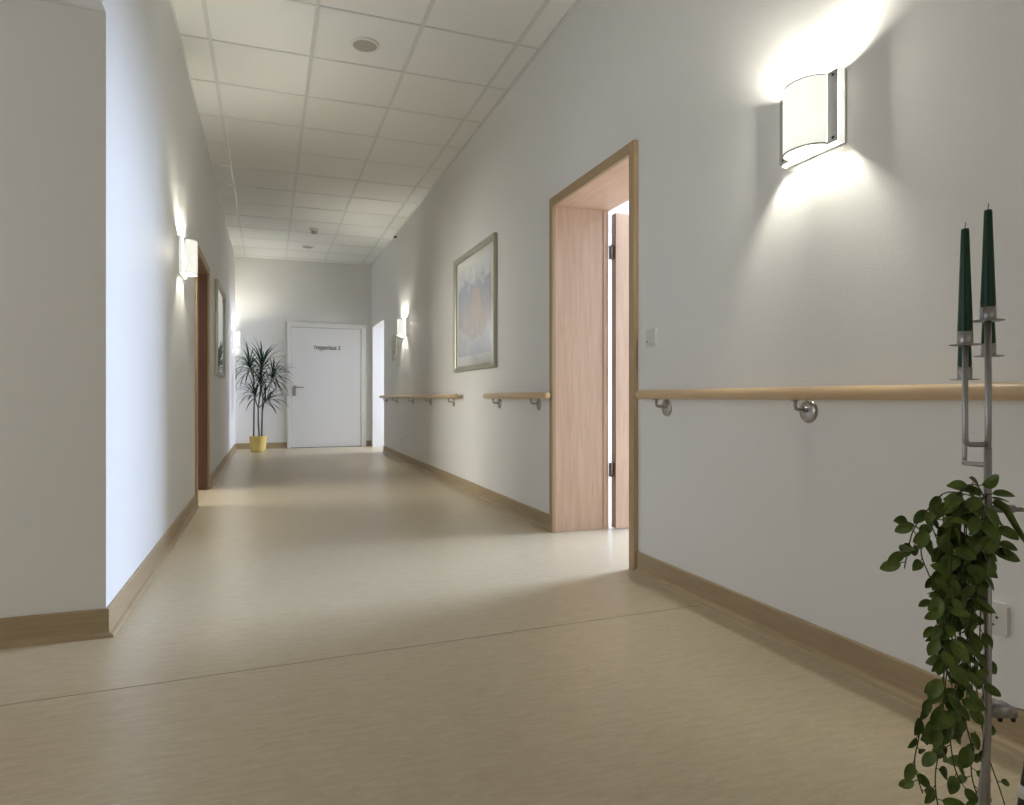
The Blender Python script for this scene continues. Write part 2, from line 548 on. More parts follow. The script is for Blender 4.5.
place(b.build('door_handle', M['steel'], bevel=0.002), dl)
def lettering(text, x0, x1, z, h_scale):
    cu = bpy.data.curves.new('door_lettering', 'FONT')
    cu.body = text; cu.size = 0.086; cu.offset = 0.0004; cu.extrude = 0.001
    tx = bpy.data.objects.new('door_lettering', cu); COL.objects.link(tx)
    bpy.context.view_layer.update()
    me = bpy.data.meshes.new_from_object(tx.evaluated_get(bpy.context.evaluated_depsgraph_get()))
    bpy.data.objects.remove(tx)
    me.materials.clear(); me.materials.append(M['print'])
    xs = [v.co.x for v in me.vertices]
    k_ = (x1 - x0) / (max(xs) - min(xs))
    for v in me.vertices:
        v.co.x = (v.co.x - min(xs)) * k_; v.co.y *= h_scale
    tx = bpy.data.objects.new('door_lettering', me); COL.objects.link(tx)
    tx.location = (x0, YF - 0.0135, z); tx.rotation_euler = (math.pi / 2, 0, 0)
    place(tx, dl)


lettering('T', 0.728, 0.762, 1.666, 1.10)
lettering('reppenhaus', 0.766, 1.100, 1.666, 1.32)
lettering('3', 1.130, 1.162, 1.666, 1.10)

# ------------------------------------------------------------------ wall lamps
# local frame: +x away from the wall, y along the wall, z up; origin = centre of the plate on the wall


def make_lamp():
    t = empty('wall_lamp', (0, 0, 0), '', 'wall lamp', 'opal glass wall lamps along the corridor')
    HW, HH = 0.124, 0.1165
    b = MB(); b.box((0, -HW, -HH), (0.008, HW, HH))
    b.box((0.008, -0.035, -0.02), (0.018, 0.035, 0.02))

    b.build('back_plate', M['lampplate'], t, bevel=0.002)
    for s in (-1, 1):
        b = MB(); b.box((0.008, s * (HW - 0.003), -HH), (0.027, s * HW, HH))
        b.build('glow_baffle', M['opal'], t)  # lip added to block the tube's side light and glow beside the plate
    b = MB()
    b.tube([(0.036, 0, 0.0), (0.036, 0, 0.085)], 0.013, 12)
    b.build('lamp_tube', M['tube'], t)
    X0 = 0.035
    for s in (-1, 1):
        b = MB()
        b.box((X0, s * (HW - 0.039), -0.1125), (X0 + 0.003, s * HW, 0.1125))
        rl = b.build('side_bar', M['lampmetal'], t, bevel=0.0008)
        for z in (-0.098, 0.098):
            b = MB()
            b.lathe([(0, 0.003), (0.0042, 0.002), (0.005, 0)], (X0 + 0.003, s * (HW - 0.017), z), (1, 0, 0), 12)
            b.build('screw', M['black'], rl)
            b = MB(); b.tube([(0.008, s * (HW - 0.010), z), (X0, s * (HW - 0.010), z)], 0.0028, 8)
            b.build('standoff', M['steel'], t)
    # curved opal glass between the bars
    n = 24
    W2 = HW - 0.041
    bulge = 0.066

    def arc(d):
        pts = []
        for i in range(n + 1):
            a = -1 + 2 * i / n
            yy = a * W2
            xx = X0 + bulge * math.sqrt(max(0.0, 1 - (abs(a) ** 2.1))) if abs(a) < 1 else X0
            pts.append((xx + d, yy))
        return pts
    # dense sampling near the ends by using an angle parameter
    def arc2(d):
        pts = []
        for i in range(n + 1):
            th = math.pi * i / n
            pts.append((X0 + (bulge + d) * math.sin(th) ** 0.9, -(W2 + d) * math.cos(th)))
        return pts
    Z0, Z1 = -0.106, 0.106
    o_ = arc2(0); i_ = arc2(-0.003)
    b = MB()
    b.grid([[(x, y, Z0) for x, y in o_], [(x, y, Z1) for x, y in o_]])
    b.grid([[(x, y, Z0) for x, y in i_][::-1], [(x, y, Z1) for x, y in i_][::-1]])
    gl = b.build('glass_shade', M['opal'], t)
    o2 = arc2(0.002); i2 = arc2(-0.004)
    for z in (Z0, Z1):
        b = MB()
        s = 1 if z > 0 else -1
        b.grid([[(x, y, z) for x, y in o2], [(x, y, z + s * 0.005) for x, y in o2], [(x, y, z + s * 0.005) for x, y in i2], [(x, y, z) for x, y in i2]])
        b.build('shade_rim', M['lampmetal'], gl)
    return t


lamp = make_lamp()
lamp.location = (R, 1.714, 1.757); lamp.rotation_euler = (0, 0, math.pi)
lamp['label'] = 'large curved opal wall lamp nearest the viewer on the right wall, above the handrail'
for loc, rz, lab in (((-L, 4.78, 1.752), 0, 'lit opal wall lamp on the left wall just before the brown doorway'),
                     ((R, 8.72, 1.766), math.pi, 'small lit wall lamp on the right wall beyond the framed picture'),
                     ((-L, 11.15, 1.76), 0, 'lit wall lamp in the far left corner above the potted plant')):
    c = copy_tree(lamp); c.location = loc; c.rotation_euler = (0, 0, rz); c['label'] = lab

# ------------------------------------------------------------------ handrails
RX, RZ, RR = R - 0.057, 0.860, 0.0215


def handrail(y0, y1, plates, label):
    t = empty('handrail', (R, (y0 + y1) / 2, RZ), label, 'handrail', 'beech handrails on the right wall')
    pts, rs = [], []
    for a in range(0, 7):
        th = a / 6 * math.pi / 2
        pts.append((RX, y0 + 0.014 * (1 - math.sin(th)), RZ)); rs.append(max(0.002, RR * math.sin(th) * 1.0 if a else 0.008))
    pts = [(RX, y0, RZ), (RX, y0 + 0.002, RZ), (RX, y0 + 0.006, RZ), (RX, y0 + 0.014, RZ),
           (RX, y1 - 0.014, RZ), (RX, y1 - 0.006, RZ), (RX, y1 - 0.002, RZ), (RX, y1, RZ)]
    rs = [0.013, 0.017, 0.020, RR, RR, 0.020, 0.017, 0.013]
    b = MB(); b.tube(pts, rs, 24)
    place(b.build('rail', M['rail']), t)
    for y in plates:
        g = []
        b = MB()
        b.lathe([(0, 0.012), (0.025, 0.0105), (0.035, 0.007), (0.0395, 0.002), (0.0395, 0)], (R, y, 0.800), (-1, 0, 0), 28)
        p = place(b.build('bracket_plate', M['steel']), t)
        b = MB()
        b.tube([(R - 0.008, y, 0.806), (RX + 0.012, y, 0.806), (RX + 0.003, y, 0.809), (RX, y, 0.818), (RX, y, RZ - RR + 0.003)], 0.0062, 12)
        b.lathe([(0, 0), (0.013, 0), (0.013, 0.004), (0, 0.004)], (RX, y, RZ - RR - 0.003), (0, 0, 1), 14)
        b.lathe([(0.0095, 0), (0.0095, 0.012), (0.006, 0.013)], (R - 0.008, y, 0.806), (-1, 0, 0), 14)
        place(b.build('bracket_arm', M['steel']), t)
    return t


handrail(-3.4, 2.738, [-1.8, -0.9, 0.05, 0.90, 1.745, 2.585], 'long beech handrail below the large lamp, nearest the viewer, running out of frame')
handrail(D1 - 0.002, 5.10, [4.10, 4.90], 'short beech handrail between the doorway and the picture')
handrail(5.94, 10.40, [6.26, 7.23, 8.20, 9.28, 10.13], 'beech handrail on five brackets farthest down the right wall')

# ------------------------------------------------------------------ framed picture on the right wall
PY0, PY1, PZ0, PZ1 = 4.955, 6.16, 1.085, 2.145
t = empty('framed_picture', (R, (PY0 + PY1) / 2, PZ0), 'large framed mountain landscape print on the right wall above the handrails', 'picture')
FW = 0.05
b = MB()
prof = [(0, 0), (0.030, 0), (0.034, 0.006), (0.028, 0.030), (0.020, 0.040), (0.022, FW), (0, FW)]


def frame_ring(b, y0, y1, z0, z1, xw, sgn, prof):
    cs = [(y0, z0, 1, 1), (y1, z0, -1, 1), (y1, z1, -1, -1), (y0, z1, 1, -1), (y0, z0, 1, 1)]
    rows = [[(xw + sgn * d, y + dy * i, z + dz * i) for d, i in prof] for y, z, dy, dz in cs]
    b.grid(rows, 0, smooth=False)


frame_ring(b, PY0, PY1, PZ0, PZ1, R, -1, prof)
place(b.build('frame', M['frame']), t)
b = MB(); b.box((R - 0.014, PY0 + FW - 0.01, PZ0 + FW - 0.01), (R - 0.004, PY1 - FW + 0.01, PZ1 - FW + 0.01))
place(b.build('mat_board', M['matboard']), t)
# landscape print: sky, blue ridges, warm rock peaks and pale foreground, all procedural
m = mat('mountain_print', (0.5, 0.5, 0.6), 0.02, spec=0.5)
n, l, bs = nodes(m)
tc = n.new('ShaderNodeTexCoord')
sp = n.new('ShaderNodeSeparateXYZ'); l.new(tc.outputs['Generated'], sp.inputs[0])
nz = n.new('ShaderNodeTexNoise'); nz.inputs['Scale'].default_value = 7.0; nz.inputs['Detail'].default_value = 7
l.new(tc.outputs['Generated'], nz.inputs['Vector'])
# height in picture, disturbed by noise
ad = n.new('ShaderNodeMath'); ad.operation = 'MULTIPLY_ADD'; ad.inputs[1].default_value = 0.55
l.new(nz.outputs[0], ad.inputs[0]); l.new(sp.outputs[2], ad.inputs[2])
sb = n.new('ShaderNodeMath'); sb.operation = 'SUBTRACT'; sb.inputs[1].default_value = 0.27
l.new(ad.outputs[0], sb.inputs[0])
rp = n.new('ShaderNodeValToRGB'); cr = rp.color_ramp
stops = [(0.0, (0.50, 0.51, 0.58)), (0.18, (0.62, 0.62, 0.62)), (0.30, (0.50, 0.48, 0.47)), (0.42, (0.44, 0.41, 0.44)),
         (0.60, (0.36, 0.36, 0.46)), (0.76, (0.30, 0.34, 0.48)), (0.84, (0.50, 0.54, 0.64)), (1.0, (0.66, 0.70, 0.74))]
cr.elements[0].position = 0; cr.elements[0].color = (*stops[0][1], 1)
cr.elements[1].position = 1; cr.elements[1].color = (*stops[-1][1], 1)
for p_, c_ in stops[1:-1]:
    e = cr.elements.new(p_); e.color = (*c_, 1)
l.new(sb.outputs[0], rp.inputs[0])
# warm rock peak in the middle
gx = n.new('ShaderNodeMath'); gx.operation = 'SUBTRACT'; gx.inputs[1].default_value = 0.42; l.new(sp.outputs[1], gx.inputs[0])
gx2 = n.new('ShaderNodeMath'); gx2.operation = 'ABSOLUTE'; l.new(gx.outputs[0], gx2.inputs[0])
gz = n.new('ShaderNodeMath'); gz.operation = 'MULTIPLY_ADD'; gz.inputs[1].default_value = 1.6; l.new(gx2.outputs[0], gz.inputs[0]); l.new(ad.outputs[0], gz.inputs[2])
mr = n.new('ShaderNodeMapRange'); mr.inputs['From Min'].default_value = 1.12; mr.inputs['From Max'].default_value = 0.98
l.new(gz.outputs[0], mr.inputs['Value'])
mr2 = n.new('ShaderNodeMapRange'); mr2.inputs['From Min'].default_value = 0.42; mr2.inputs['From Max'].default_value = 0.62
l.new(ad.outputs[0], mr2.inputs['Value'])
mu = n.new('ShaderNodeMath'); mu.operation = 'MULTIPLY'; l.new(mr.outputs[0], mu.inputs[0]); l.new(mr2.outputs[0], mu.inputs[1])
mu2 = n.new('ShaderNodeMath'); mu2.operation = 'MULTIPLY'; mu2.inputs[1].default_value = 0.75; l.new(mu.outputs[0], mu2.inputs[0])
mx = n.new('ShaderNodeMix'); mx.data_type = 'RGBA'
l.new(mu2.outputs[0], mx.inputs['Factor']); l.new(rp.outputs[0], mx.inputs['A']); mx.inputs['B'].default_value = (0.52, 0.40, 0.36, 1)
l.new(mx.outputs['Result'], bs.inputs['Base Color'])
M['print_art'] = m
for q in (M['print_art'], M['matboard']):
    q.node_tree.nodes['Principled BSDF'].inputs['Coat Weight'].default_value = 1.0
    q.node_tree.nodes['Principled BSDF'].inputs['Coat Roughness'].default_value = 0.01
    q.node_tree.nodes['Principled BSDF'].inputs['Coat IOR'].default_value = 2.0
b = MB(); b.box((R - 0.0155, PY0 + 0.12, PZ0 + 0.135), (R - 0.0135, PY1 - 0.12, PZ1 - 0.125))
place(b.build('print', m), t)

# ------------------------------------------------------------------ picture on the left wall
QY0, QY1, QZ0, QZ1 = 7.57, 8.80, 1.085, 2.085
t = empty('framed_picture', (-L, (QY0 + QY1) / 2, QZ0), 'framed picture on the left wall past the brown doorway, its glass reflecting', 'picture')
b = MB(); frame_ring(b, QY0, QY1, QZ0, QZ1, -L, 1, prof)
place(b.build('frame', M['frame']), t)
b = MB(); b.box((-L + 0.004, QY0 + FW - 0.01, QZ0 + FW - 0.01), (-L + 0.016, QY1 - FW + 0.01, QZ1 - FW + 0.01))
place(b.build('mat_board', M['matboard']), t)
b = MB(); b.box((-L + 0.015, QY0 + 0.12, QZ0 + 0.135), (-L + 0.0175, QY1 - 0.12, QZ1 - 0.125))
place(b.build('print', M['print_art']), t)

# ------------------------------------------------------------------ small fittings
# double switch
SY0, SY1, SZ0, SZ1 = 2.668, 2.748, 1.088, 1.170
t = empty('light_switch', (R, 2.708, 1.128), 'small white light switch on the wall beside the beech doorway', 'switch')
b = MB(); b.box((R - 0.010, SY0, SZ0), (R, SY1, SZ1)); place(b.build('cover_plate', M['white'], bevel=0.002), t)
ym = (SY0 + SY1) / 2
b = MB()
b.v = []
k = [(R - 0.0105, SY0 + 0.010), (R - 0.0150, SY1 - 0.010)]
b.quad([(R - 0.010, SY0 + 0.012, SZ0 + 0.012), (R - 0.010, SY1 - 0.012, SZ0 + 0.012), (R - 0.010, SY1 - 0.012, SZ1 - 0.012), (R - 0.010, SY0 + 0.012, SZ1 - 0.012)])
zc = (SZ0 + SZ1) / 2
for z0, z1, x0, x1 in ((SZ0 + 0.012, zc, 0.017, 0.012), (zc, SZ1 - 0.012, 0.012, 0.014)):
    b.quad([(R - x0, SY0 + 0.012, z0), (R - x1, SY0 + 0.012, z1), (R - x1, SY1 - 0.012, z1), (R - x0, SY1 - 0.012, z0)])
for y in (SY0 + 0.012, SY1 - 0.012):
    b.quad([(R - 0.010, y, SZ0 + 0.012), (R - 0.017, y, SZ0 + 0.012), (R - 0.012, y, zc), (R - 0.014, y, SZ1 - 0.012), (R - 0.010, y, SZ1 - 0.012)])
b.quad([(R - 0.010, SY0 + 0.012, SZ0 + 0.012), (R - 0.010, SY1 - 0.012, SZ0 + 0.012), (R - 0.017, SY1 - 0.012, SZ0 + 0.012), (R - 0.017, SY0 + 0.012, SZ0 + 0.012)])
place(b.build('rocker', M['white']), t)
b = MB(); b.box((R - 0.0155, SY1 - 0.022, SZ0 + 0.018), (R - 0.017, SY1 - 0.014, SZ0 + 0.026)); place(b.build('indicator', M['black']), t)


def socket(y, z, label):
    t = empty('power_socket', (R, y, z), label, 'socket', 'white wall sockets')
    s = 0.040
    b = MB()
    # square cover with a round recessed well
    n = 32; xo = R - 0.011
    ring = []
    sq = []
    for j in range(n):
        a = 2 * math.pi * (j + 0.5) / n
        ca, sa = math.cos(a), math.sin(a)
        k = s / max(abs(ca), abs(sa))
        sq.append((xo, y + ca * k, z + sa * k)); ring.append((xo - 0.001, y + ca * 0.0215, z + sa * 0.0215))
    back = [(R, p[1], p[2]) for p in sq]
    b.grid([back, sq, ring], 0, closed=True, smooth=False)
    well = [(R - 0.0015, p[1], p[2]) for p in ring]
    b.grid([ring, well], 0, closed=True)
    b.quad(well)
    place(b.build('cover_plate', M['white']), t)
    b = MB()
    for dy in (-0.0095, 0.0095):
        b.lathe([(0.0032, 0), (0.0032, 0.0006), (0, 0.0006)], (R - 0.0018, y + dy, z), (-1, 0, 0), 12)
    place(b.build('pin_hole', M['black']), t)
    for s_ in (-1, 1):
        b = MB()
        b.box((R - 0.0095, y - 0.003, z + s_ * 0.017), (R - 0.0015, y + 0.003, z + s_ * 0.0205))
        place(b.build('earth_contact', M['steel']), t)
    return t


socket(1.143, 0.302, 'white wall socket low on the near right wall behind the candle stand')
socket(8.93, 0.285, 'tiny white socket low on the wall below the farthest handrail')

# notice on the right wall near the end
t = empty('wall_notice', (R, 9.49, 1.37), 'small framed paper notice on the wall past the far right lamp', 'notice')
b = MB(); b.box((R - 0.006, 9.36, 1.385), (R, 9.64, 1.735)); place(b.build('backing', M['paper'], bevel=0.002), t)
b = MB()
rnd = random.Random(4)
for i in range(3):
    b.box((R - 0.0068, 9.44, 1.62 - i * 0.03), (R - 0.006, 9.44 + 0.06 + 0.05 * rnd.random(), 1.635 - i * 0.03))
b.box((R - 0.0068, 9.46, 1.47), (R - 0.006, 9.55, 1.53))
place(b.build('printed_lines', M['grille']), t)
b = MB()
frame_ring(b, 9.355, 9.645, 1.38, 1.74, R, -1, [(0, 0), (0.009, 0), (0.009, 0.010), (0, 0.010)])
place(b.build('notice_frame', M['frame']), t)

# little motion sensor under the ceiling
t = empty('motion_sensor', (R, 9.3, 3.09), 'tiny dark sensor high on the right wall under the ceiling', 'sensor')
b = MB(); b.lathe([(0, 0.006), (0.022, 0.006), (0.024, 0)], (R, 9.3, 3.10), (-1, 0, 0), 16); place(b.build('sensor_base', M['white']), t)
b = MB(); b.lathe([(0, 0.045), (0.010, 0.042), (0.016, 0.030), (0.016, 0.004)], (R - 0.004, 9.3, 3.10), (-1, 0, -0.3), 16); place(b.build('sensor_head', M['black']), t)


def ceiling_disc(x, y, label, r=0.078):
    t = empty('ceiling_speaker', (x, y, H), label, 'speaker', 'round ceiling speakers')
    b = MB(); b.lathe([(r * 1.16, 0.006), (r * 1.14, -0.006), (r, -0.009), (r * 0.97, -0.004)], (x, y, H), (0, 0, 1), 40)
    place(b.build('trim_ring', M['doorframe']), t)
    b = MB(); b.lathe([(r * 0.98, -0.005), (r * 0.5, -0.008), (0.0001, -0.009)], (x, y, H), (0, 0, 1), 40)
    place(b.build('grille', M['grille']), t)


ceiling_disc(0.593, 4.401, 'round grey ceiling speaker nearest the viewer')
ceiling_disc(0.571, 10.60, 'round ceiling speaker farthest away beyond the smoke detector')
t = empty('smoke_detector', (0.587, 9.44, H), 'white smoke detector hanging from the ceiling', 'smoke detector')
b = MB(); b.lathe([(0.062, 0.004), (0.060, -0.020), (0.045, -0.028), (0.040, -0.030)], (0.587, 9.44, H), (0, 0, 1), 28); place(b.build('base', M['white']), t)
b = MB(); b.lathe([(0.038, -0.028), (0.040, -0.045), (0.034, -0.062), (0.020, -0.068), (0.0001, -0.069)], (0.587, 9.44, H), (0, 0, 1), 28); place(b.build('sensor_head', M['grille']), t)

# ------------------------------------------------------------------ dracaena in the yellow pot
PX, PYY = -0.148, 11.12
t = empty('potted_dracaena', (PX, PYY, 0), 'tall three stemmed dracaena in a yellow pot in the far left corner', 'potted plant')
b = MB()
b.lathe([(0.0001, 0.0), (0.090, 0.0), (0.101, 0.006), (0.113, 0.05), (0.122, 0.11), (0.128, 0.235), (0.133, 0.238), (0.133, 0.250), (0.124, 0.250), (0.118, 0.225)], (0, 0, 0), (0, 0, 1), 36)
b.build('pot', M['pot'], t)
b = MB(); b.lathe([(0.119, 0.226), (0.06, 0.232), (0.0001, 0.230)], (0, 0, 0), (0, 0, 1), 24); b.build('soil', M['soil'], t)
U = 0.00252


def cr_(xc, yc, dy=0.0):
    return Vector(((xc - 177) * U, dy, (755 - yc) * U))


stems = [[cr_(152, 665), cr_(153, 520, 0.01), cr_(156, 420, 0.02), cr_(150, 300, 0.0), cr_(132, 240, -0.02)],
         [cr_(184, 665, -0.02), cr_(178, 560, -0.02), cr_(178, 482, -0.01), cr_(190, 380, 0.0), cr_(200, 240, 0.02)],
         [cr_(198, 665, 0.02), cr_(201, 520, 0.03), cr_(206, 402, 0.03), cr_(235, 350, 0.0), cr_(262, 300, -0.02)],
         [cr_(178, 482, -0.01), cr_(205, 462, -0.04), cr_(226, 438, -0.06)],
         [cr_(178, 482, -0.01), cr_(166, 450, -0.02), cr_(158, 405, -0.05)],
         [cr_(206, 402, 0.03), cr_(196, 370, 0.05), cr_(190, 335, 0.06)]]
for i, sp_ in enumerate(stems):
    b = MB(); b.tube(sp_, [0.013 - 0.0012 * q for q in range(len(sp_))] if i < 3 else 0.008, 8)
    b.build('stem', M['cane'], t)
rnd = random.Random(11)


def blade(b, base, dirv, length, width, droop):
    # arching strap leaf, folded along its midrib
    n = 8
    d = Vector(dirv).normalized()
    side = d.cross(Vector((0, 0, 1)))
    if side.length < 0.05: side = Vector((1, 0, 0))
    side.normalize()
    p = Vector(base); rows = []
    for i in range(n + 1):
        s_ = i / n
        w = width * (0.45 + 1.1 * s_) * (1 - s_ ** 2.2) if s_ > 0.02 else width * 0.45
        w = max(w, 0.0006)
        nrm = side.cross(d).normalized()
        rows.append([p - side * w + nrm * w * 0.35, p, p + side * w + nrm * w * 0.35])
        d = (d + Vector((0, 0, -1)) * droop * (0.4 + 1.6 * s_) / n).normalized()
        p = p + d * (length / n)
        p.x = max(p.x, -L - PX + 0.075)
    b.grid(rows, 0)


def crown(base, aim, n, length, spread=1.0, droop=1.4):
    b = MB()
    aim = Vector(aim).normalized()
    for i in range(n):
        a = i * 2.399 + rnd.random() * 0.5
        el = math.radians(14 + 72 * (i / n) * spread + rnd.uniform(-6, 6))
        r0 = Vector((math.cos(a) * math.sin(el), math.sin(a) * math.sin(el), math.cos(el)))
        q = Vector((0, 0, 1)).rotation_difference(aim)
        d = q @ r0
        blade(b, base + aim * 0.05 * (1 - i / n) - aim * 0.05 * (i / n), d, length * rnd.uniform(0.8, 1.15), 0.0135, droop * rnd.uniform(0.5, 1.3))
    b.build('leaf_crown', M['blade'], t)


crown(stems[0][-1], (-0.35, 0, 1), 46, 0.40, 1.15)
crown(stems[1][-1], (0.08, 0, 1), 54, 0.47, 1.0, 1.1)
crown(stems[2][-1], (0.45, -0.2, 1), 44, 0.36, 1.1)
crown(stems[3][-1], (0.9, -0.3, 0.75), 30, 0.36, 0.85, 1.2)
crown(stems[4][-1], (-0.75, -0.3, 0.9), 22, 0.33, 0.85, 1.3)
crown(stems[5][-1], (0.05, -0.3, 1), 40, 0.33, 0.9)

# ------------------------------------------------------------------ candle stand in the right foreground
# local frame: a = towards the right of the picture (along the view plane), d = away, z up
ca, sa = math.cos(YAW), math.sin(YAW)
BX, BY = 1.147, 0.783          # foot point of the main pole


def K(a, d, z):
    return Vector((BX + a * ca + d * sa, BY - a * sa + d * ca, z))


t = empty('candle_stand', (BX, BY, 0), 'slim metal candle stand with four cups in the right foreground', 'candle stand')
b = MB()
b.tube([K(0, 0, 0.76), K(0, 0, 0.32), K(-0.001, 0, 0.27), K(-0.006, -0.002, 0.22), K(-0.018, -0.006, 0.155), K(-0.036, -0.013, 0.09), K(-0.058, -0.022, 0.035), K(-0.075, -0.03, 0.006)], 0.0059, 14)
place(b.build('pole', M['candlesteel']), t)
b = MB()
b.tube([K(0, 0, 0.14), K(0.03, 0.02, 0.12), K(0.09, 0.06, 0.07), K(0.14, 0.10, 0.006)], 0.0068, 12)
b.tube([K(0, 0, 0.30), K(0, 0, 0.14)], 0.004, 10)
place(b.build('foot', M['candlesteel']), t)
FL = (-0.0385, 0.0); FR = (0.0005, 0.0); BL = (0.0185, 0.085); BR = (0.062, 0.085)
zFL, zFR, zBL, zBR = 0.934, 0.975, 0.8775, 0.920
# (a, d, z of plate)
rods = [([K(0, 0, 0.74), K(0.0005, 0, 0.80), K(0.0005, 0, zFR)], 0.0051),
        ([K(0, 0, 0.766), K(-0.030, 0, 0.766), K(-0.0365, 0, 0.769), K(-0.0385, 0, 0.777), K(-0.0385, 0, zFL)], 0.0046),
        ([K(0, 0.004, 0.731), K(0.0125, 0.078, 0.727), K(0.0175, 0.084, 0.731), K(0.0185, 0.085, 0.741), K(0.0185, 0.085, zBL)], 0.0042),
        ([K(0, 0.004, 0.735), K(0.055, 0.075, 0.735), K(0.062, 0.085, 0.745), K(0.062, 0.085, zBR)], 0.0042)]
for p_, r_ in rods:
    b = MB(); b.tube(p_, r_, 12); place(b.build('candle_arm', M['candlesteel']), t)
for (a, d), z in ((FL, zFL), (FR, zFR), (BL, zBL), (BR, zBR)):
    b = MB(); b.lathe([(0.0001, 0), (0.020, 0), (0.0232, 0.0008), (0.0236, 0.0020), (0.019, 0.0016), (0.0001, 0.0016)], K(a, d, z), (0, 0, 1), 32)
    pl = place(b.build('drip_plate', M['candlesteel']), t)
    b = MB(); b.lathe([(0.0112, 0), (0.0118, 0.001), (0.0118, 0.0225), (0.0108, 0.0225), (0.0105, 0.002)], K(a, d, z + 0.0016), (0, 0, 1), 24)
    place(b.build('candle_cup', M['candlesteel']), pl)
# side holders towards the right
for z, r_ in ((0.657, 0.004),):
    b = MB()
    b.tube([K(0, 0, z), K(0.044, 0.0, z)], 0.0068, 12); b.tube([K(0.040, 0, z - 0.001), K(0.26, 0.0, z - 0.004)], r_, 10)
    place(b.build('side_rod', M['candlesteel']), t)
b = MB()
rows = []
for a, w, z0, z1 in ((0.004, 0.004, 0.305, 0.313), (0.010, 0.009, 0.306, 0.328), (0.028, 0.014, 0.308, 0.329), (0.040, 0.013, 0.307, 0.323), (0.046, 0.008, 0.307, 0.316)):
    rows.append([K(a, -w, z0), K(a, -w, z1 - 0.003), K(a, -w * 0.6, z1), K(a, w * 0.6, z1), K(a, w, z1 - 0.003), K(a, w, z0)])
b.grid(rows, 0, closed=True); b.quad(rows[0]); b.quad(rows[-1][::-1])
cl = place(b.build('shelf_clamp', M['candlesteel']), t)
for a in (0.018, 0.040):
    b = MB(); b.lathe([(0.0001, -0.011), (0.0035, -0.010), (0.0038, 0)], K(a, -0.004, 0.308), (0, 0, 1), 12)
    place(b.build('clamp_screw', M['black']), cl)
b = MB(); b.tube([K(0.044, 0, 0.319), K(0.075, -0.005, 0.314), K(0.26, -0.03, 0.285)], 0.0016, 8)
place(b.build('lower_rod', M['candlesteel']), t)


def candle(a, d, z, h, label):
    c = empty('candle', K(a, d, z), label, 'candle', 'green taper candles in the stand')
    b = MB(); b.lathe([(0.0001, 0.0), (0.0104, 0.0), (0.0104, 0.02), (0.0112, 0.026), (0.0060, h - 0.003), (0.0054, h), (0.0001, h + 0.0005)], (0, 0, 0), (0, 0, 1), 24)
    b.build('wax', M['candle'], c)
    b = MB(); b.tube([(0, 0, h - 0.001), (0, 0, h + 0.005), (0.0012, 0, h + 0.008), (0.0004, 0, h + 0.0115)], 0.0008, 6)
    b.build('wick', M['wick'], c)


candle(*FL, zFL + 0.002, 0.196, 'left green taper candle of the front pair, top below the right one')
candle(*FR, zFR + 0.002, 0.187, 'tallest standing green taper candle, front right on the stand')
candle(*BL, zBL + 0.002, 0.194, 'green taper candle behind the left one, lowest of the four')
candle(*BR, zBR + 0.002, 0.150, 'short looking green taper candle hidden behind the front right one')

# ------------------------------------------------------------------ trailing vine hanging on the stand
vine = empty('hanging_vine', K(-0.02, 0, 0.70), 'trailing green leafy vine hanging from the candle stand', 'vine')
rnd = random.Random(5)
MPP = 1.13 / FPX


def P(u, v, d=0.0):
    # photo position at the stand's distance, written as offsets from the pole
    return Vector(((u - 988) * MPP, d, EYE + (397.7 - v) * MPP))


def toK(p):
    return K(p.x, p.y, p.z)


bs_, bl = MB(), MB()


def vleaf(b, pos, d, nrm, size, width=0.56, fold=0.32, curl=0.3):
    d = d.normalized(); side = d.cross(nrm)
    if side.length < 1e-3: side = Vector((1, 0, 0))
    side.normalize(); nrm = side.cross(d).normalized()
    prof = [(0.0, 0.03), (0.07, 0.25), (0.20, 0.43), (0.38, 0.51), (0.56, 0.50), (0.73, 0.41), (0.86, 0.27), (0.95, 0.12), (1.0, 0.0)]
    rows = []
    for s_, w in prof:
        c_ = pos + d * (s_ * size) - nrm * (curl * size * s_ * s_ * 0.5)
        ww = w * size * width * 1.0
        rows.append([c_ - side * ww + nrm * ww * fold, c_ - side * ww * 0.5 + nrm * ww * fold * 0.75, c_, c_ + side * ww * 0.5 + nrm * ww * fold * 0.75, c_ + side * ww + nrm * ww * fold])
    b.grid(rows, 0)


def strand(pts, every=0.024, size=0.034, jit=1.0, both=True):
    pts = [Vector(p) for p in pts]
    # smooth the path
    path = []
    for i in range(len(pts) - 1):
        p0 = pts[max(i - 1, 0)]; p1 = pts[i]; p2 = pts[i + 1]; p3 = pts[min(i + 2, len(pts) - 1)]
        for q in range(6):
            s_ = q / 6
            path.append(0.5 * ((2 * p1) + (p2 - p0) * s_ + (2 * p0 - 5 * p1 + 4 * p2 - p3) * s_ ** 2 + (3 * p1 - p0 - 3 * p2 + p3) * s_ ** 3))
    path.append(pts[-1])
    bs_.tube([toK(p) for p in path], 0.0011, 5)
    acc = 0; sd = 1
    for i in range(1, len(path)):
        acc += (path[i] - path[i - 1]).length
        if acc >= every:
            acc = 0; sd = -sd
            tdir = (path[i] - path[i - 1]).normalized()
            out = Vector((sd * rnd.uniform(0.35, 1.0), rnd.uniform(-0.8, 0.5), rnd.uniform(-1.1, 0.35)))
            d = (out + tdir * 0.35)
            pet = path[i] + d.normalized() * 0.008
            bs_.tube([toK(path[i]), toK(pet)], 0.0008, 4)
            nrm = Vector((rnd.uniform(-0.9, 0.9), -1.0, rnd.uniform(-0.2, 1.5)))
            A_, B_ = toK(pet), toK(pet + d) - toK(pet)
            N_ = toK(nrm) - toK(Vector((0, 0, 0)))
            vleaf(bl, A_, B_, N_, size * rnd.uniform(0.75, 1.2) * jit, curl=rnd.uniform(0.1, 0.5))
    return path


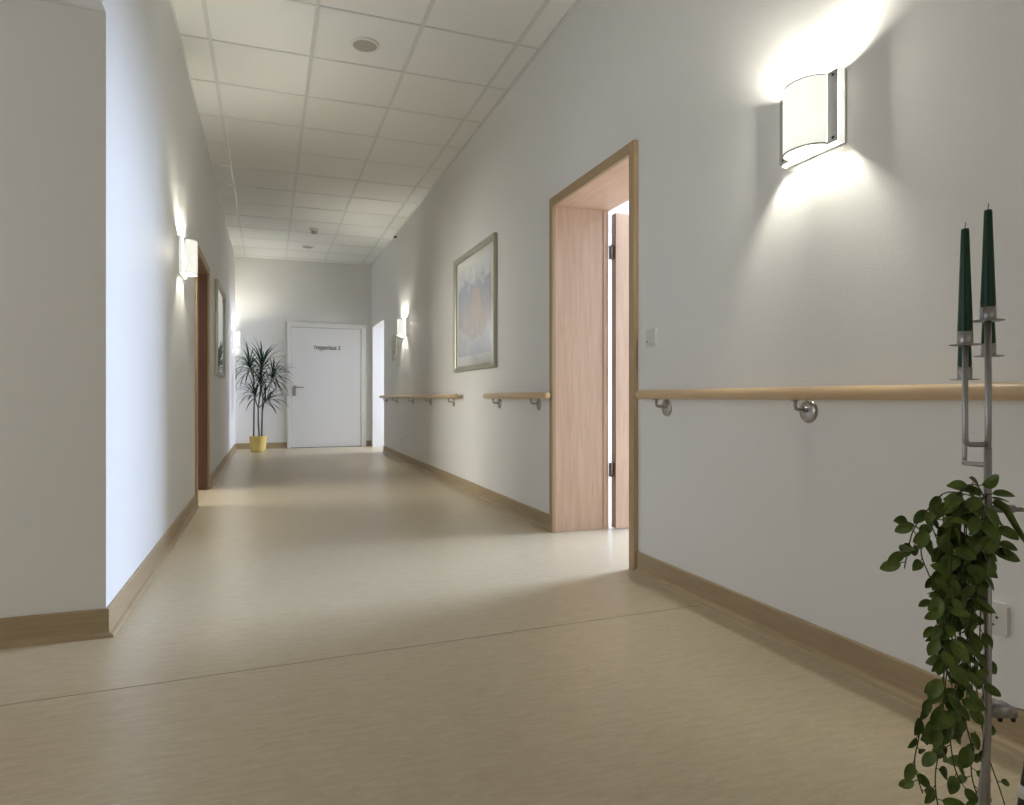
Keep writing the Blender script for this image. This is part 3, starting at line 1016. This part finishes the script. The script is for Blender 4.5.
# crown at the knot, hanging mass, and the loose tails
top = P(968, 492)
strand([P(984, 500), P(962, 486, -0.01), P(944, 502, -0.02), P(925, 520, -0.02), P(912, 535, -0.02), P(903, 552, -0.02)], 0.017, 0.034)
strand([P(930, 514, -0.02), P(922, 530, -0.02), P(914, 548, -0.02), P(922, 572, -0.02), P(935, 598, -0.02), P(940, 640, -0.015)], 0.024, 0.036)
strand([P(915, 528, -0.02), P(905, 522, -0.02), P(897, 518, -0.02)], 0.022, 0.028)
strand([P(905, 545, -0.02), P(898, 550, -0.02)], 0.010, 0.034)
strand([P(985, 498), P(972, 484, -0.01), P(958, 488, -0.015), P(950, 500, -0.02)], 0.010, 0.036)
strand([P(986, 502), P(978, 492, -0.02), P(968, 502, -0.03), P(962, 520, -0.035)], 0.011, 0.038)
strand([P(984, 510), P(984, 520, -0.02), P(982, 534, -0.03), P(978, 552, -0.03)], 0.013, 0.036)
strand([P(986, 505), P(990, 520, -0.025), P(986, 542, -0.03)], 0.014, 0.033)
strand([P(980, 498), P(955, 494, 0.02), P(935, 512, 0.02), P(922, 530, 0.02), P(915, 545, 0.015), P(908, 570, 0.01)], 0.014, 0.030)
strand([P(976, 500), P(950, 505, -0.03), P(938, 530, -0.03), P(940, 570, -0.03), P(934, 600, -0.03), P(928, 640, -0.03)], 0.016, 0.031)
strand([P(940, 500, 0.01), P(934, 520, 0.01), P(944, 550, 0.01), P(950, 590, 0.01)], 0.013, 0.030)
strand([P(945, 690, 0.02), P(930, 715, 0.02), P(926, 745, 0.02), P(922, 770, 0.02), P(930, 800, 0.02)], 0.016, 0.030)
for i in range(16):
    u0 = rnd.uniform(950, 982); u1 = rnd.uniform(950, 982)
    d = rnd.uniform(-0.03, 0.045)
    v1 = rnd.uniform(590, 700)
    strand([P(982, 500, 0), P(u0, 516, d), P((u0 + u1) / 2 + rnd.uniform(-5, 5), 580, d), P(u1, v1 - 50, d), P(u1 + rnd.uniform(-5, 5), v1, d)], 0.017, 0.030)
strand([P(955, 560), P(946, 610, -0.02), P(938, 650, -0.02), P(936, 690, -0.02), P(934, 720, -0.02)], 0.016, 0.035)
strand([P(960, 600), P(946, 650, -0.01), P(940, 700, -0.01), P(938, 735, -0.01), P(932, 770, -0.01), P(934, 800, -0.01), P(942, 830, -0.01)], 0.021, 0.036)
strand([P(952, 590, 0.01), P(944, 630, 0.01), P(948, 670, 0.01), P(944, 710, 0.01)], 0.018, 0.032)
strand([P(958, 640, -0.02), P(950, 680, -0.02), P(944, 715, -0.02), P(930, 750, -0.02)], 0.018, 0.032)
strand([P(962, 620), P(952, 680, -0.01), P(946, 720, -0.01), P(950, 760, -0.01), P(958, 780, -0.01)], 0.019, 0.038)
strand([P(970, 620), P(968, 680, -0.0), P(966, 720, 0.0), P(972, 745, 0.0), P(976, 760, 0.0)], 0.019, 0.036)
strand([P(980, 600, 0.02), P(984, 680, 0.02), P(990, 730, 0.02), P(998, 765, 0.02), P(1010, 800, 0.02), P(1022, 840, 0.02)], 0.05, 0.022)
strand([P(988, 740, 0.03), P(984, 765, 0.03), P(985, 790, 0.03), P(995, 820, 0.03)], 0.012, 0.028)
for (u, v, du, dv) in ((991, 664, 14, 14), (990, 640, 4, 12), (986, 730, 15, 5), (990, 660, 3, 16)):
    p = P(u, v, 0.012); q_ = P(u + du, v + dv, 0.012)
    vleaf(bl, toK(p), toK(q_) - toK(p), toK(Vector((0, -1, 0.4))) - toK(Vector((0, 0, 0))), 0.032)
place(bs_.build('vine_stem', M['vinestem']), vine)
place(bl.build('foliage', M['leaf']), vine)
# long folded leaf hanging out to the right
b = MB()
pp = [P(992, 500, -0.006), P(1000, 506, -0.012), P(1007, 521, -0.016), P(1014, 534, -0.018), P(1021, 545, -0.02)]
b.tube([toK(p) for p in pp], [0.006, 0.0062, 0.0052, 0.0042, 0.0024], 8)
place(b.build('long_leaf', M['leaf']), vine)
b = MB()
vleaf(b, toK(P(990, 498, -0.004)), toK(P(1009, 500, -0.004)) - toK(P(990, 498, -0.004)), Vector((0, -0.4, 1)), 0.034, 0.35)
place(b.build('side_leaf', M['leaf']), vine)
b = MB()
vleaf(b, toK(P(984, 548, -0.02)), toK(P(1011, 556, -0.03)) - toK(P(984, 548, -0.02)), toK(Vector((0, -1, 0.5))) - toK(Vector((0, 0, 0))), 0.047, 0.42)
place(b.build('side_leaf', M['leaf']), vine)

# ------------------------------------------------------------------ dark leg at the lower right edge
t = empty('furniture_leg', K(0.15, 0.12, 0), 'black leg with a pale collar at the lower right edge, beside the candle stand', 'furniture leg')
b = MB(); b.tube([K(0.142, 0.12, 0.0), K(0.156, 0.12, 0.10), K(0.166, 0.12, 0.156), K(0.200, 0.12, 0.33)], [0.009, 0.010, 0.0105, 0.012], 14)
place(b.build('leg', M['black']), t)
b = MB(); b.tube([K(0.1548, 0.12, 0.094), K(0.1588, 0.12, 0.116)], 0.0125, 16)
place(b.build('collar', M['white']), t)

# the left wall runs a fraction of a degree out of parallel: swing it and what hangs on it about its corner
A_SW = -0.0037
C_SW = Vector((-L, YC, 0))
for o in list(bpy.data.objects):
    if o.parent: continue
    on_left = o.name in ('wall_left', 'baseboard_left', 'door_2') or (
        o.name.split('.')[0] in ('wall_lamp', 'framed_picture') and o.location.x < 0)
    if on_left:
        o.location = C_SW + Matrix.Rotation(A_SW, 3, 'Z') @ (Vector(o.location) - C_SW)
        o.rotation_euler.z += A_SW
